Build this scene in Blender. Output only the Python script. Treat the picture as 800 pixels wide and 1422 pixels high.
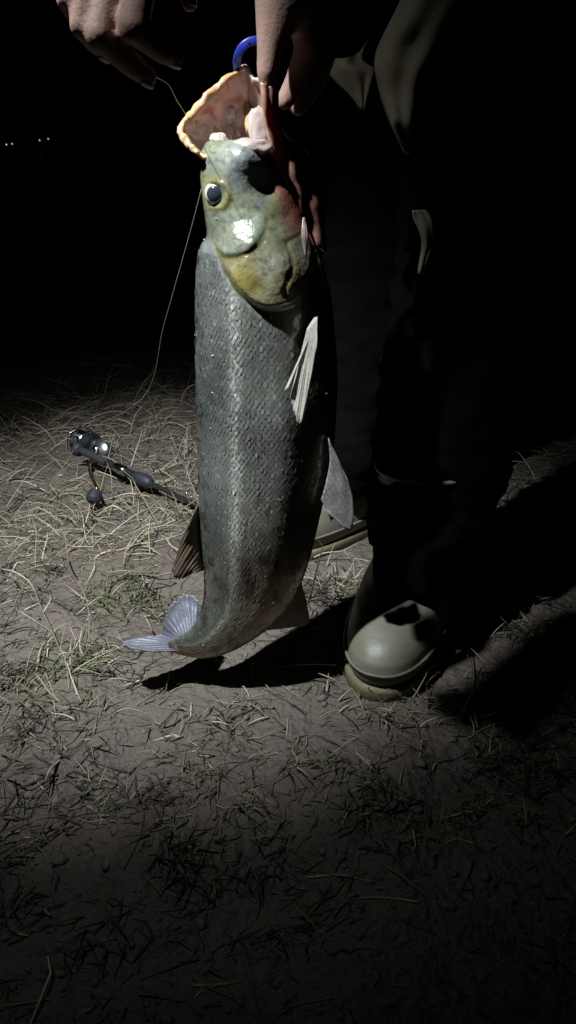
import bpy, bmesh, math, random
import numpy as np
from mathutils import Vector, Matrix, noise

for o in list(bpy.data.objects):
    bpy.data.objects.remove(o)
random.seed(7); RNG = np.random.default_rng(11)
SC = bpy.context.scene
COL = SC.collection
R = math.radians

# ------------------------------------------------------------------ camera, sky, exposure
CAM_H, PITCH, FPX = 0.55, R(25.0), 1106.0
cam = bpy.data.cameras.new('camera')
cam.sensor_fit = 'VERTICAL'; cam.sensor_height = 36.0; cam.lens = 28.0
cam.clip_start = 0.02; cam.clip_end = 3000
camo = bpy.data.objects.new('camera', cam); COL.objects.link(camo)
camo.location = (0, 0, CAM_H); camo.rotation_euler = (R(90) - PITCH, 0, 0)
SC.camera = camo

W = bpy.data.worlds.new('World'); SC.world = W; W.use_nodes = True
wn = W.node_tree.nodes; wl = W.node_tree.links
sky = wn.new('ShaderNodeTexSky'); sky.sky_type = 'NISHITA'; sky.sun_disc = False
sky.sun_elevation = R(-6); sky.sun_rotation = R(200)
bg = wn['Background']; bg.inputs['Strength'].default_value = 0.05
wl.new(sky.outputs[0], bg.inputs['Color'])

SC.view_settings.view_transform = 'Standard'; SC.view_settings.look = 'None'
SC.view_settings.exposure = 0.0; SC.view_settings.gamma = 1.0
SC.view_settings.use_curve_mapping = False

LAMP = Vector((-0.38, 0.44, 1.15))            # headlamp lens on the angler's forehead
AIM = Vector((-0.19, 1.04, 0.0))
LAMP_W = 158.0

# ------------------------------------------------------------------ pixel -> place helpers
FW = Vector((0, math.cos(PITCH), -math.sin(PITCH))); UP = Vector((0, math.sin(PITCH), math.cos(PITCH)))
def ray(px, py):
    return Vector(((px - 400) / FPX, 0, 0)) + UP * ((711 - py) / FPX) + FW
def P(px, py, Y):
    d = ray(px, py); return d * (Y / d.y) + Vector((0, 0, CAM_H))
def G(px, py, z=0.0):
    d = ray(px, py); t = (z - CAM_H) / d.z; return d * t + Vector((0, 0, CAM_H))
def mpp(px, py, Y):                            # metres per pixel at that place
    return (Y / ray(px, py).y) / FPX

# ------------------------------------------------------------------ materials
def mat(name, base=(.5, .5, .5), rough=.5, spec=.5, metal=0., coat=0., attr=None, noise_amt=0., noise_scale=40.,
        bump=0., bump_scale=200., bump_dist=.002, sss=0., transl=0., emit=None, emit_s=0., col2=None, rough2=None, detail=6):
    m = bpy.data.materials.new(name); m.use_nodes = True
    nt = m.node_tree; n = nt.nodes; l = nt.links
    b = n['Principled BSDF']
    b.inputs['Roughness'].default_value = rough
    b.inputs['Specular IOR Level'].default_value = spec
    b.inputs['Metallic'].default_value = metal
    b.inputs['Coat Weight'].default_value = coat; b.inputs['Coat Roughness'].default_value = .12
    b.inputs['Base Color'].default_value = (*base, 1)
    if sss:
        b.inputs['Subsurface Weight'].default_value = sss
        b.inputs['Subsurface Radius'].default_value = (.008, .003, .0015)
        b.inputs['Subsurface Scale'].default_value = 1.0
    tc = n.new('ShaderNodeTexCoord')
    csock = None
    if attr:
        a = n.new('ShaderNodeAttribute'); a.attribute_name = attr; csock = a.outputs['Color']
    else:
        rgb = n.new('ShaderNodeRGB'); rgb.outputs[0].default_value = (*base, 1); csock = rgb.outputs[0]
    if col2 is not None or noise_amt or rough2 is not None:
        nz = n.new('ShaderNodeTexNoise'); nz.inputs['Scale'].default_value = noise_scale; nz.inputs['Detail'].default_value = detail
        l.new(tc.outputs['Object'], nz.inputs['Vector'])
        rp = n.new('ShaderNodeValToRGB'); rp.color_ramp.elements[0].position = .32; rp.color_ramp.elements[1].position = .68
        l.new(nz.outputs['Fac'], rp.inputs['Fac'])
        if col2 is not None:
            mx = n.new('ShaderNodeMix'); mx.data_type = 'RGBA'
            l.new(rp.outputs['Color'], mx.inputs[0]); l.new(csock, mx.inputs[6]); mx.inputs[7].default_value = (*col2, 1)
            csock = mx.outputs[2]
        if noise_amt:
            mr = n.new('ShaderNodeMapRange'); mr.inputs[3].default_value = 1 - noise_amt; mr.inputs[4].default_value = 1 + noise_amt
            l.new(nz.outputs['Fac'], mr.inputs[0])
            mm = n.new('ShaderNodeMix'); mm.data_type = 'RGBA'; mm.blend_type = 'MULTIPLY'; mm.inputs[0].default_value = 1
            l.new(csock, mm.inputs[6]); l.new(mr.outputs[0], mm.inputs[7]); csock = mm.outputs[2]
        if rough2 is not None:
            r2 = n.new('ShaderNodeMapRange'); r2.inputs[3].default_value = rough; r2.inputs[4].default_value = rough2
            l.new(rp.outputs['Color'], r2.inputs[0]); l.new(r2.outputs[0], b.inputs['Roughness'])
    l.new(csock, b.inputs['Base Color'])
    if bump:
        nb = n.new('ShaderNodeTexNoise'); nb.inputs['Scale'].default_value = bump_scale; nb.inputs['Detail'].default_value = 8
        l.new(tc.outputs['Object'], nb.inputs['Vector'])
        bp = n.new('ShaderNodeBump'); bp.inputs['Strength'].default_value = bump; bp.inputs['Distance'].default_value = bump_dist
        l.new(nb.outputs['Fac'], bp.inputs['Height']); l.new(bp.outputs[0], b.inputs['Normal'])
    if emit:
        b.inputs['Emission Color'].default_value = (*emit, 1); b.inputs['Emission Strength'].default_value = emit_s
    if transl:
        t = n.new('ShaderNodeBsdfTranslucent'); l.new(csock, t.inputs['Color'])
        ms = n.new('ShaderNodeMixShader'); ms.inputs[0].default_value = transl
        l.new(b.outputs[0], ms.inputs[1]); l.new(t.outputs[0], ms.inputs[2])
        l.new(ms.outputs[0], n['Material Output'].inputs['Surface'])
    return m

M = {}
M['soil'] = mat('mud_soil', (.132, .108, .090), .85, .4, noise_amt=.55, noise_scale=11, col2=(.074, .060, .049), rough2=.42, bump=1., bump_scale=95, bump_dist=.012)
M['clod'] = mat('mud_clod', (.125, .105, .092), .9, .3, noise_amt=.3, noise_scale=90, bump=.6, bump_scale=400)
M['straw'] = mat('dry_straw', (.3, .27, .2), .75, .3, attr='tint', noise_amt=.25, noise_scale=120, transl=.12)
M['skin'] = mat('skin', (.42, .262, .21), .62, .3, sss=0, noise_amt=.35, noise_scale=55, bump=.5, bump_scale=380, bump_dist=.0012)
M['nail'] = mat('nail', (.55, .38, .32), .3, .5, noise_amt=.1)
M['khaki'] = mat('khaki_cloth', (.25, .22, .15), .9, .2, noise_amt=.25, noise_scale=50, bump=.5, bump_scale=900, bump_dist=.0008)
M['jacket'] = mat('jacket_cloth', (.006, .006, .0055), .9, .15, noise_amt=.25, noise_scale=30, bump=.5, bump_scale=700, bump_dist=.001)
M['wader'] = mat('wader_fabric', (.0022, .0024, .002), 1., .03, noise_amt=.3, noise_scale=25, bump=.4, bump_scale=300)
M['boot'] = mat('boot_rubber', (.165, .162, .120), .40, .5, noise_amt=.2, noise_scale=28, col2=(.115, .104, .075), rough2=.62, bump=.12, bump_scale=260)
M['sole'] = mat('boot_sole', (.135, .12, .068), .6, .4, noise_amt=.3, noise_scale=70, bump=.4, bump_scale=300)
M['hair'] = mat('hair', (.02, .016, .013), .6)
M['knit'] = mat('knit_cap', (.03, .03, .035), .95, .1, bump=.6, bump_scale=500)
M['black_plastic'] = mat('black_plastic', (.015, .015, .017), .32, .5, noise_amt=.2)
M['lens'] = mat('lamp_lens', (.9, .9, .9), .2, emit=(.9, .97, 1), emit_s=8)
M['blue'] = mat('blue_plastic', (.02, .035, .32), .38, .5, noise_amt=.12, noise_scale=90)
M['gunmetal'] = mat('gunmetal', (.22, .23, .25), .24, .6, metal=.9, noise_amt=.2, noise_scale=60)
M['steel'] = mat('steel', (.62, .63, .66), .18, .6, metal=1., noise_amt=.1)
M['gold'] = mat('gold_anodised', (.62, .42, .12), .28, .6, metal=1., noise_amt=.1)
M['knob'] = mat('knob_rubber', (.02, .022, .03), .55, .4, noise_amt=.2)
M['cork'] = mat('foam_grip', (.03, .03, .032), .9, .2, bump=.4, bump_scale=700)
M['line'] = mat('line', (.42, .42, .38), .35, .5, transl=.2)
M['fish'] = mat('fish_skin', attr='tint', rough=.22, spec=.7, coat=.8, noise_amt=.35, noise_scale=130, bump=.35, bump_scale=300, bump_dist=.0014)
M['scale'] = mat('fish_scale', attr='tint', rough=.30, spec=.7, metal=.45, coat=.5, noise_amt=.15, noise_scale=150)
M['flesh'] = mat('mouth_flesh', attr='tint', rough=.26, spec=.6, coat=.6, sss=.2, noise_amt=.3, noise_scale=90, bump=.3, bump_scale=150, bump_dist=.002)
M['pad'] = mat('mouth_pad', (.46, .38, .35), .2, .6, coat=.5, sss=.3, noise_amt=.12, noise_scale=80, bump=.3, bump_scale=150)
M['lip'] = mat('lip_skin', (.38, .30, .11), .35, .5, coat=.3, sss=.15, noise_scale=120, noise_amt=.45, col2=(.40, .19, .12), bump=.5, bump_scale=260)
M['iris'] = mat('iris', (.56, .55, .50), .22, .6, metal=.3, coat=.6, noise_amt=.15, noise_scale=300)
M['pupil'] = mat('pupil', (.022, .028, .036), .10, .6, coat=.8)
M['fin_pale'] = mat('fin_pale', (.62, .60, .52), .4, .5, noise_amt=.25, noise_scale=60, transl=.3, bump=.3, bump_scale=300)
M['fin_grey'] = mat('fin_grey', (.34, .325, .31), .4, .5, noise_amt=.35, noise_scale=60, transl=.3, bump=.3, bump_scale=300)
M['fin_blue'] = mat('fin_blue', (.14, .144, .18), .4, .5, noise_amt=.3, noise_scale=50, transl=.25, bump=.3, bump_scale=300)
M['fin_brown'] = mat('fin_brown', (.105, .078, .052), .5, .5, noise_amt=.35, noise_scale=60, transl=.3, bump=.3, bump_scale=300)
M['fin_tan'] = mat('fin_tan', (.26, .20, .14), .5, .5, noise_amt=.3, noise_scale=60, transl=.3)
M['grain'] = mat('sand_grain', (.32, .29, .25), .8, .3, noise_amt=.3, noise_scale=200)
M['water'] = mat('water', (.004, .007, .009), .4, .5, bump=.3, bump_scale=.6, bump_dist=.05)
M['shore'] = mat('shore', (.02, .024, .018), .95, .1, noise_amt=.4, noise_scale=.05)
M['pole'] = mat('lamp_pole', (.2, .2, .2), .5, metal=.6)
M['lampglow'] = mat('lamp_glow', (.9, .85, .7), .4, emit=(1, .86, .62), emit_s=.4)

# ------------------------------------------------------------------ object helpers
def tag(o, label=None, cat=None, group=None, kind=None):
    if label: o['label'] = label
    if cat: o['category'] = cat
    if group: o['group'] = group
    if kind: o['kind'] = kind
    return o
def empty(name, loc=(0, 0, 0)):
    o = bpy.data.objects.new(name, None); COL.objects.link(o); o.location = loc; o.empty_display_size = .05
    return o
def link(name, me, m, parent=None, smooth=True):
    o = bpy.data.objects.new(name, me); COL.objects.link(o)
    if m is not None:
        me.materials.clear(); me.materials.append(m)
    if smooth:
        me.polygons.foreach_set('use_smooth', [True] * len(me.polygons))
    if parent:
        o.parent = parent
        root = parent; inv = Matrix.Identity(4)
        chain = []
        while root: chain.append(root); root = root.parent
        T = Vector((0, 0, 0))
        for c in chain: T += c.location
        o.location = -T                       # meshes are written in world coordinates
    return o
def from_arrays(name, V, F, m, parent=None, smooth=True, tint=None):
    me = bpy.data.meshes.new(name); me.from_pydata([tuple(v) for v in V], [], [tuple(int(i) for i in f) for f in F]); me.update()
    if tint is not None:
        a = me.color_attributes.new('tint', 'FLOAT_COLOR', 'POINT')
        c = np.ones((len(V), 4), dtype=np.float32); c[:, :3] = tint; a.data.foreach_set('color', c.ravel())
    return link(name, me, m, parent, smooth)
def fast_mesh(name, V, F, m, parent=None, smooth=True, tint=None):
    """all faces with the same vertex count, numpy arrays"""
    V = np.asarray(V, dtype=np.float32); F = np.asarray(F, dtype=np.int32); k = F.shape[1]
    me = bpy.data.meshes.new(name)
    me.vertices.add(len(V)); me.vertices.foreach_set('co', V.ravel())
    me.loops.add(F.size); me.loops.foreach_set('vertex_index', F.ravel())
    me.polygons.add(len(F)); me.polygons.foreach_set('loop_start', np.arange(0, F.size, k, dtype=np.int32))
    me.update(calc_edges=True); me.validate()
    if tint is not None:
        a = me.color_attributes.new('tint', 'FLOAT_COLOR', 'POINT')
        c = np.ones((len(V), 4), dtype=np.float32); c[:, :3] = tint; a.data.foreach_set('color', c.ravel())
    return link(name, me, m, parent, smooth)
def bm_obj(name, bm, m, parent=None, smooth=True):
    bmesh.ops.recalc_face_normals(bm, faces=bm.faces[:])
    me = bpy.data.meshes.new(name); bm.to_mesh(me); bm.free()
    return link(name, me, m, parent, smooth)
def modify(o, kind, **kw):
    md = o.modifiers.new(kind.lower(), kind)
    for k, v in kw.items(): setattr(md, k, v)
    return md
def bake(o):
    dg = bpy.context.evaluated_depsgraph_get(); dg.update()
    me = bpy.data.meshes.new_from_object(o.evaluated_get(dg)); o.modifiers.clear()
    old = o.data; o.data = me; bpy.data.meshes.remove(old)
    me.polygons.foreach_set('use_smooth', [True] * len(me.polygons))
    return o

def _unit_sphere(sub):
    b = bmesh.new(); bmesh.ops.create_icosphere(b, subdivisions=sub, radius=1); v = [x.co.copy() for x in b.verts]; b.free(); return v
US = _unit_sphere(3)
def hull(bm, balls):
    """convex hull of spheres [(point, radius)] added to bm"""
    t = bmesh.new()
    for p, r in balls:
        p = Vector(p)
        for u in US: t.verts.new(p + u * r)
    res = bmesh.ops.convex_hull(t, input=t.verts[:])
    dead = list({g for g in res['geom_interior'] + res['geom_unused'] if isinstance(g, bmesh.types.BMVert)})
    if dead: bmesh.ops.delete(t, geom=dead, context='VERTS')
    mp = {v: bm.verts.new(v.co) for v in t.verts}
    for f in t.faces:
        bm.faces.new([mp[v] for v in f.verts])
    t.free()
def chain(bm, pts):
    for a, b in zip(pts[:-1], pts[1:]): hull(bm, [a, b])
def catmull(pts, n):
    pts = np.asarray(pts, dtype=float); k = len(pts)
    ext = np.vstack([2 * pts[0] - pts[1], pts, 2 * pts[-1] - pts[-2]])
    out = []
    for t in np.linspace(0, k - 1, n):
        i = min(int(t), k - 2); f = t - i
        a, b, c, d = ext[i], ext[i + 1], ext[i + 2], ext[i + 3]
        out.append(.5 * ((2 * b) + (c - a) * f + (2 * a - 5 * b + 4 * c - d) * f * f + (3 * b - a - 3 * c + d) * f ** 3))
    return np.array(out)
def tube(name, pts, rad, m, parent=None, seg=10, n=None, closed=False):
    pts = [tuple(p) for p in pts]
    C = catmull(pts, n) if n else np.array(pts, dtype=float)
    k = len(C); rads = np.full(k, rad) if np.isscalar(rad) else np.interp(np.linspace(0, 1, k), np.linspace(0, 1, len(rad)), rad)
    V = []; F = []
    prev = None
    for i in range(k):
        a = C[(i - 1) % k] if closed else C[max(i - 1, 0)]
        b = C[(i + 1) % k] if closed else C[min(i + 1, k - 1)]
        t = Vector(b - a).normalized()
        if prev is None:
            prev = t.orthogonal().normalized()
        prev = (prev - t * prev.dot(t)).normalized(); q = t.cross(prev)
        for j in range(seg):
            an = 2 * math.pi * j / seg
            V.append(Vector(C[i]) + (prev * math.cos(an) + q * math.sin(an)) * rads[i])
    for i in range(k if closed else k - 1):
        for j in range(seg):
            i2 = (i + 1) % k
            F.append((i * seg + j, i * seg + (j + 1) % seg, i2 * seg + (j + 1) % seg, i2 * seg + j))
    if not closed:
        F.append(tuple(range(seg))[::-1]); F.append(tuple((k - 1) * seg + j for j in range(seg)))
    return from_arrays(name, V, F, m, parent)
def lathe(name, base, axis, prof, m, parent=None, seg=24):
    """prof: [(distance along axis, radius)]"""
    base = Vector(base); ax = Vector(axis).normalized(); u = ax.orthogonal().normalized(); v = ax.cross(u)
    V = []; F = []
    for d, r in prof:
        for j in range(seg):
            an = 2 * math.pi * j / seg
            V.append(base + ax * d + (u * math.cos(an) + v * math.sin(an)) * max(r, 1e-5))
    for i in range(len(prof) - 1):
        for j in range(seg):
            F.append((i * seg + j, i * seg + (j + 1) % seg, (i + 1) * seg + (j + 1) % seg, (i + 1) * seg + j))
    F.append(tuple(range(seg))[::-1]); F.append(tuple((len(prof) - 1) * seg + j for j in range(seg)))
    o = from_arrays(name, V, F, m, parent)
    modify(o, 'EDGE_SPLIT', split_angle=R(40))
    return o

def vnoise(p, s, o=4):
    return noise.fractal(Vector(p) * s, 1.0, 2.0, o)

# ------------------------------------------------------------------ the ground
def axis_coords(lo, hi, step, far_lo, far_hi, g=1.25):
    c = list(np.arange(lo, hi + 1e-6, step)); d = step; x = hi
    while x < far_hi: d *= g; x += d; c.append(x)
    d = step; x = lo; pre = []
    while x > far_lo: d *= g; x -= d; pre.append(x)
    return np.array(pre[::-1] + c)
PADS = []        # flat spots under the boots
def gz(x, y):
    z = .016 * noise.noise(Vector((x * 2.3, y * 2.3, 1.7))) + .014 * noise.noise(Vector((x * 7, y * 7, 5.1)))
    n2 = noise.noise(Vector((x * 24, y * 24, 3.3)))
    z += .0068 * n2 + .0034 * noise.noise(Vector((x * 60, y * 60, 8.8)))
    z += .022 * max(0, noise.noise(Vector((x * 13 + 4, y * 13, 2.2))) - .18) - .020 * max(0, noise.noise(Vector((x * 6 + 9, y * 6, 7.2))) - .2)
    for cx, cy, rr in PADS:
        d = math.hypot(x - cx, y - cy) / rr
        if d < 1.6:
            k = max(0., min(1., (1.6 - d) / .6)); z = z * (1 - k) + .008 * k
    if y > 6: z -= min((y - 6) * .35, 4.)
    return z
PADS += [(.14, .80, .13), (.04, 1.06, .14)]
xs = axis_coords(-.75, .75, .0062, -400, 400, 1.3); ys = axis_coords(.30, 1.9, .0062, -200, 700, 1.3)
GV = np.array([(x, y, gz(x, y) if (abs(x) < 12 and -4 < y < 14) else (-4. if y > 6 else 0.)) for y in ys for x in xs])
nx, ny = len(xs), len(ys)
ii, jj = np.meshgrid(np.arange(ny - 1), np.arange(nx - 1), indexing='ij')
q = (ii * nx + jj).ravel()
GF = np.stack([q, q + 1, q + nx + 1, q + nx], 1)
ground = fast_mesh('ground', GV, GF, M['soil']); tag(ground, 'bare trodden grey brown mud of the bank', 'ground', kind='structure')

# river and far shore, all but black at night
wv = [(-400, 11, -3), (400, 11, -3), (400, 262, -3), (-400, 262, -3)]
water = from_arrays('water', wv, [(0, 1, 2, 3)], M['water'], smooth=False); tag(water, 'dark still water beyond the muddy bank', 'water', kind='structure')
SV = []; SF = []
sxs = np.linspace(-420, 420, 90)
for i, x in enumerate(sxs):
    hgt = 2.2 + 1.6 * noise.noise(Vector((x * .02, 0, 0))) + .8 * noise.noise(Vector((x * .11, 2, 0)))
    for yy, zz in ((255, -3.6), (262, -2.6), (275, -2.2), (300, hgt * .5), (420, hgt * 1.1), (480, -4)):
        SV.append((x, yy, zz))
for i in range(len(sxs) - 1):
    for j in range(5):
        a = i * 6 + j; SF.append((a, a + 1, a + 7, a + 6))
shore = from_arrays('hills', SV, SF, M['shore']); tag(shore, 'low dark far shore on the horizon', 'hills', kind='structure')
LL = [(9, 201, 'leftmost'), (17, 200, 'second from the left'), (55, 195, 'third from the left'), (67, 193, 'rightmost')]
for px, py, w in LL:
    Y = 264.0; p = P(px, py, Y); s = .24
    t = empty('street_lamp', (p.x, Y, -2.6))
    tag(t, 'far lit lamp across the water, %s of the four points of light' % w, 'street lamp', 'lamps on the far shore')
    lathe('pole', (p.x, Y, -2.6), (0, 0, 1), [(0, .12), (p.z + 2.6 - .12, .08)], M['pole'], t, 8)
    lathe('lamp_head', (p.x, Y, p.z - .2), (0, 0, 1), [(0, .16), (.1, s), (.4, s * .95), (.5, .1)], M['lampglow'], t, 12)

# ------------------------------------------------------------------ the angler
person = empty('person', (.14, .95, 0))
tag(person, 'person in dark waders and olive rubber boots leaning over and holding up the fish', 'person')
def S(px, py, Y, rpx):
    return (P(px, py, Y), rpx * mpp(px, py, Y))
bm = bmesh.new()
# head, neck, face (above the frame)
HC = Vector((-.325, .53, 1.235))
fd = (AIM - LAMP).normalized(); fdir = Vector((-.42, -.62, -.66)).normalized()
fup = (Vector((0, 0, 1)) - fdir * fdir.z).normalized(); fr = fdir.cross(fup)
hull(bm, [(HC + fup * .03, .088), (HC - fdir * .03 + fup * .025, .086), (HC - fup * .06 + fdir * .03, .055)])
hull(bm, [(HC - fup * .085 + fdir * .05, .030), (HC - fup * .03 + fdir * .03, .06)])
hull(bm, [(HC + fdir * .085 + fup * .005, .010), (HC + fdir * .105 - fup * .03, .013)])           # nose
for s in (-1, 1):
    hull(bm, [(HC + fr * s * .083 + fup * .015, .013), (HC + fr * s * .088 - fup * .02, .010)])      # ears
    hull(bm, [(HC + fr * s * .032 + fdir * .068 + fup * .01, .017), (HC + fr * s * .05 + fdir * .055 + fup * .008, .015)])
hull(bm, [(HC + fdir * .078 - fup * .065 + fr * .018, .010), (HC + fdir * .078 - fup * .065 - fr * .018, .010)])
CH = Vector((-.09, .84, 1.17)); HIP = Vector((.26, 1.16, .90))
hull(bm, [(HC - fup * .04 - fdir * .03, .056), (CH + Vector((-.06, -.09, .06)), .062)])
SL = Vector((.10, .76, 1.14)); SR = Vector((-.19, .92, 1.14))
hull(bm, [(SL, .055), (SR, .055), (CH, .10), (HIP, .12)])
hl = HIP + Vector((.05, -.09, -.02)); hr = HIP + Vector((-.05, .09, -.02))
KL = Vector((.212, .94, .47)); KR = Vector((.14, 1.19, .47))
AL = Vector((.168, .875, .09)); AR = Vector((.10, 1.14, .09))
chain(bm, [(hl, .085), (KL, .052), (AL, .035), ]); chain(bm, [(hr, .085), (KR, .052), (AR, .035)])
chain(bm, [(AL, .033), (AL + Vector((-.025, -.10, -.045)), .022)]); chain(bm, [(AR, .033), (AR + Vector((-.06, -.08, -.045)), .022)])
# right arm and hand (seen at upper left)
wrR = S(222, -240, 0.575, 42)
EL = Vector((.03, .75, .95)); chain(bm, [(SR, .05), (EL, .042), wrR])
hull(bm, [wrR, S(205, -85, 0.570, 27), S(98, -72, .552, 20), S(205, -165, 0.600, 30)])
hull(bm, [S(205, -85, 0.570, 27), S(160, -78, 0.568, 28), S(122, -70, .558, 24), S(97, -68, .552, 20)])
FING_R = [
    [S(206, -85, .571, 25), S(186, 40, .541, 20.5), S(226, 70, .553, 17.5), S(242, 79, .558, 13.5)],
    [S(160, -78, .572, 25), S(139, 50, .545, 20), S(182, 89, .557, 17.5), S(205, 106, .563, 13.5)],
    [S(121, -70, .558, 22), S(114, 36, .549, 17), S(130, 58, .555, 14), S(146, 72, .561, 12)],
    [S(96, -66, .552, 19), S(92, 0, .552, 14.5), S(105, 24, .558, 12.5), S(118, 38, .562, 10.5)],
    [S(215, -145, .604, 28), S(254, -50, .587, 19), S(263, 5, .575, 11.5)]]
for c in FING_R: chain(bm, c)
for c in FING_R[:3]: hull(bm, [(c[1][0], c[1][1] * 1.06)])
# left arm and hand (grips the jaw)
wrL = S(415, -120, .738, 42)
EL2 = Vector((.20, .80, .90)); chain(bm, [(SL, .05), (EL2, .042), wrL])
hull(bm, [wrL, S(392, -30, .722, 40), S(432, -50, .76, 36)])
hull(bm, [S(390, -30, .722, 38), S(390, 10, .718, 36), S(432, -20, .76, 36), S(430, 10, .775, 26)])
hull(bm, [S(388, 8, .716, 34), S(376, 64, .708, 19.5)])
FING_L = [
    [S(376, 62, .708, 19.5), S(371, 100, .705, 14.5), S(373, 124, .709, 12)],
    [S(420, 8, .75, 26), S(428, 66, .742, 19), S(412, 112, .745, 16), S(396, 140, .742, 12.5)],
    [S(434, 4, .765, 26), S(446, 72, .764, 19), S(432, 120, .766, 16), S(414, 148, .762, 12.5)],
    [S(440, -4, .785, 24), S(452, 66, .788, 18), S(440, 110, .790, 15), S(424, 136, .786, 12)],
    [S(438, -16, .80, 21), S(450, 44, .808, 15), S(440, 82, .810, 13), S(428, 104, .806, 10.5)]]
for c in FING_L: chain(bm, c)
body = bm_obj('body', bm, M['skin'], person)
modify(body, 'REMESH', mode='VOXEL', voxel_size=.0022)
modify(body, 'SMOOTH', factor=.5, iterations=3)
bake(body)

# nails of the near hand
def nail(c, out, parent):
    a, b = c[-2][0], c[-1][0]; r = c[-1][1]
    d = (b - a).normalized(); o = Vector(out); o = (o - d * o.dot(d)).normalized(); s = d.cross(o)
    V = []; F = []
    for i in range(6):
        for j in range(7):
            u = -.6 + 1.5 * i / 5; v = (j / 6 - .5) * 2; w = v * .8
            V.append(b + d * r * (u - .12 * v * v * (i / 5)) + s * r * .82 * math.sin(w) + o * (r * .90 * math.cos(w) + .0012 - .0016 * max(0, u - .2)))
    for i in range(5):
        for j in range(6):
            F.append((i * 7 + j, i * 7 + j + 1, (i + 1) * 7 + j + 1, (i + 1) * 7 + j))
    n_ = from_arrays('fingernail', V, F, M['nail'], parent); modify(n_, 'SOLIDIFY', thickness=.0006)
for c in FING_R[:4]: nail(c, (-.3, -.4, -.8), person)
nail(FING_R[4], (.5, -.7, .3), person); nail(FING_L[0], (.25, -.95, .1), person)

# hat and hair
bm = bmesh.new(); hull(bm, [(HC + fup * .045 - fdir * .012, .096), (HC + fup * .06 - fdir * .03, .090)])
cap = bm_obj('knit_hat', bm, M['knit'], person)
bm = bmesh.new(); hull(bm, [(HC - fdir * .055 - fup * .02, .062), (HC - fdir * .05 + fup * .02, .075)]); bm_obj('hair', bm, M['hair'], person)
for s in (-1, 1):
    bm = bmesh.new(); hull(bm, [(HC + fr * s * .034 + fdir * .079 + fup * .008, .0095)]); bm_obj('eye', bm, M['iris'], person)

# clothes: jacket and wader legs as swollen, folded shells
def cloth(name, bm, m, amp, scale, parent, voxel=.007):
    o = bm_obj(name, bm, m, parent)
    modify(o, 'REMESH', mode='VOXEL', voxel_size=voxel); modify(o, 'SMOOTH', factor=.5, iterations=3); bake(o)
    me = o.data; n = len(me.vertices); co = np.empty(n * 3); me.vertices.foreach_get('co', co); no = np.empty(n * 3); me.vertex_normals.foreach_get('vector', no)
    co = co.reshape(-1, 3); no = no.reshape(-1, 3)
    for i in range(n):
        p = co[i]
        w = vnoise((p[0], p[1], p[2] * 2.6), scale, 3) + .5 * vnoise((p[0] + p[2], p[1], p[2] * 3.5), scale * 2.3, 2)
        co[i] += no[i] * amp * w
    me.vertices.foreach_set('co', co.ravel()); me.update()
    return o
bm = bmesh.new()
hull(bm, [(SL, .085), (SR, .085), (CH + Vector((.02, .02, .03)), .14), (HIP + Vector((-.02, -.02, .03)), .15)])
hull(bm, [(HIP, .15), (HIP + Vector((.03, -.05, -.03)), .14), (HIP + Vector((-.03, .07, -.03)), .14)])
chain(bm, [(SR, .082), (EL, .056), (wrR[0] * .66 + EL * .34, .045)])
chain(bm, [(SL, .082), (EL2, .064), (wrL[0] * .8 + EL2 * .2, .05), (P(470, -40, .765), .034), (P(472, 16, .772), .030)])
jacket = cloth('jacket', bm, M['jacket'], .008, 9, person)
bm = bmesh.new()
chain(bm, [(hl, .11), (KL * .55 + hl * .45, .090), (KL + Vector((0, .01, .03)), .082), (KL * .62 + AL * .38, .084), (KL * .42 + AL * .58, .084), (KL * .28 + AL * .72, .084), (KL * .1 + AL * .9, .074), (AL + Vector((-.012, -.045, .050)), .058), (AL + Vector((-.022, -.075, .028)), .050)])  # last balls bring black cloth over the instep to stand in for shadow
chain(bm, [(hr, .118), (KR * .55 + hr * .45, .102), (KR + Vector((0, .01, .03)), .086), (KR * .62 + AR * .38, .084), (KR * .42 + AR * .58, .082), (KR * .22 + AR * .78, .084), (KR * .1 + AR * .9 + Vector((.01, .01, 0)), .078), (AR + Vector((-.02, -.045, .045)), .070)])  # hem lowered over the far boot, black cloth in place of its shade
hull(bm, [(hl, .118), (hr, .118), (HIP + Vector((0, 0, -.04)), .12)])
cloth('wader_trousers', bm, M['wader'], .008, 14, person)

# khaki jacket hem and strap, their outlines cut to the lit patches of cloth
def sheet(name, left, right, Yl, Yr, m, parent, n=28, k=18, fold=.004, th=.002, seed=0, bow=.02):
    """left / right: matching pixel outlines, top to bottom"""
    Lp = catmull(left, n); Rp = catmull(right, n)
    V = []; F = []
    for i in range(n):
        f = i / (n - 1)
        for j in range(k):
            g = j / (k - 1)
            px, py = Lp[i] * (1 - g) + Rp[i] * g
            Y = Yl + (Yr - Yl) * g - bow * math.sin(math.pi * g) * (1 - .3 * f)
            Y += fold * (math.sin(g * 13 + seed + f * 2.5) * .6 + noise.noise(Vector((px * .02, py * .02, seed))) * 1.4 + math.sin(f * 11 + g * 4 + seed) * .35)
            V.append(P(px, py, Y))
    for i in range(n - 1):
        for j in range(k - 1):
            F.append((i * k + j, i * k + j + 1, (i + 1) * k + j + 1, (i + 1) * k + j))
    o = from_arrays(name, V, F, m, parent)
    modify(o, 'SOLIDIFY', thickness=th, offset=0)
    return o
sheet('jacket_hem', [(600, -150), (572, -40), (552, 10), (522, 75), (526, 120), (540, 165), (562, 212)],
      [(760, -150), (700, -60), (668, 0), (640, 52), (606, 105), (590, 165), (572, 216)], .905, .925, M['khaki'], jacket, fold=.006, seed=1.0)
sheet('jacket_hem', [(470, -20), (462, 30), (452, 92), (462, 108), (484, 130), (500, 150)],
      [(530, -20), (522, 30), (503, 80), (520, 96), (516, 112), (506, 152)], .985, .985, M['khaki'], jacket, fold=.004, seed=3.0, bow=.01)
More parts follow.
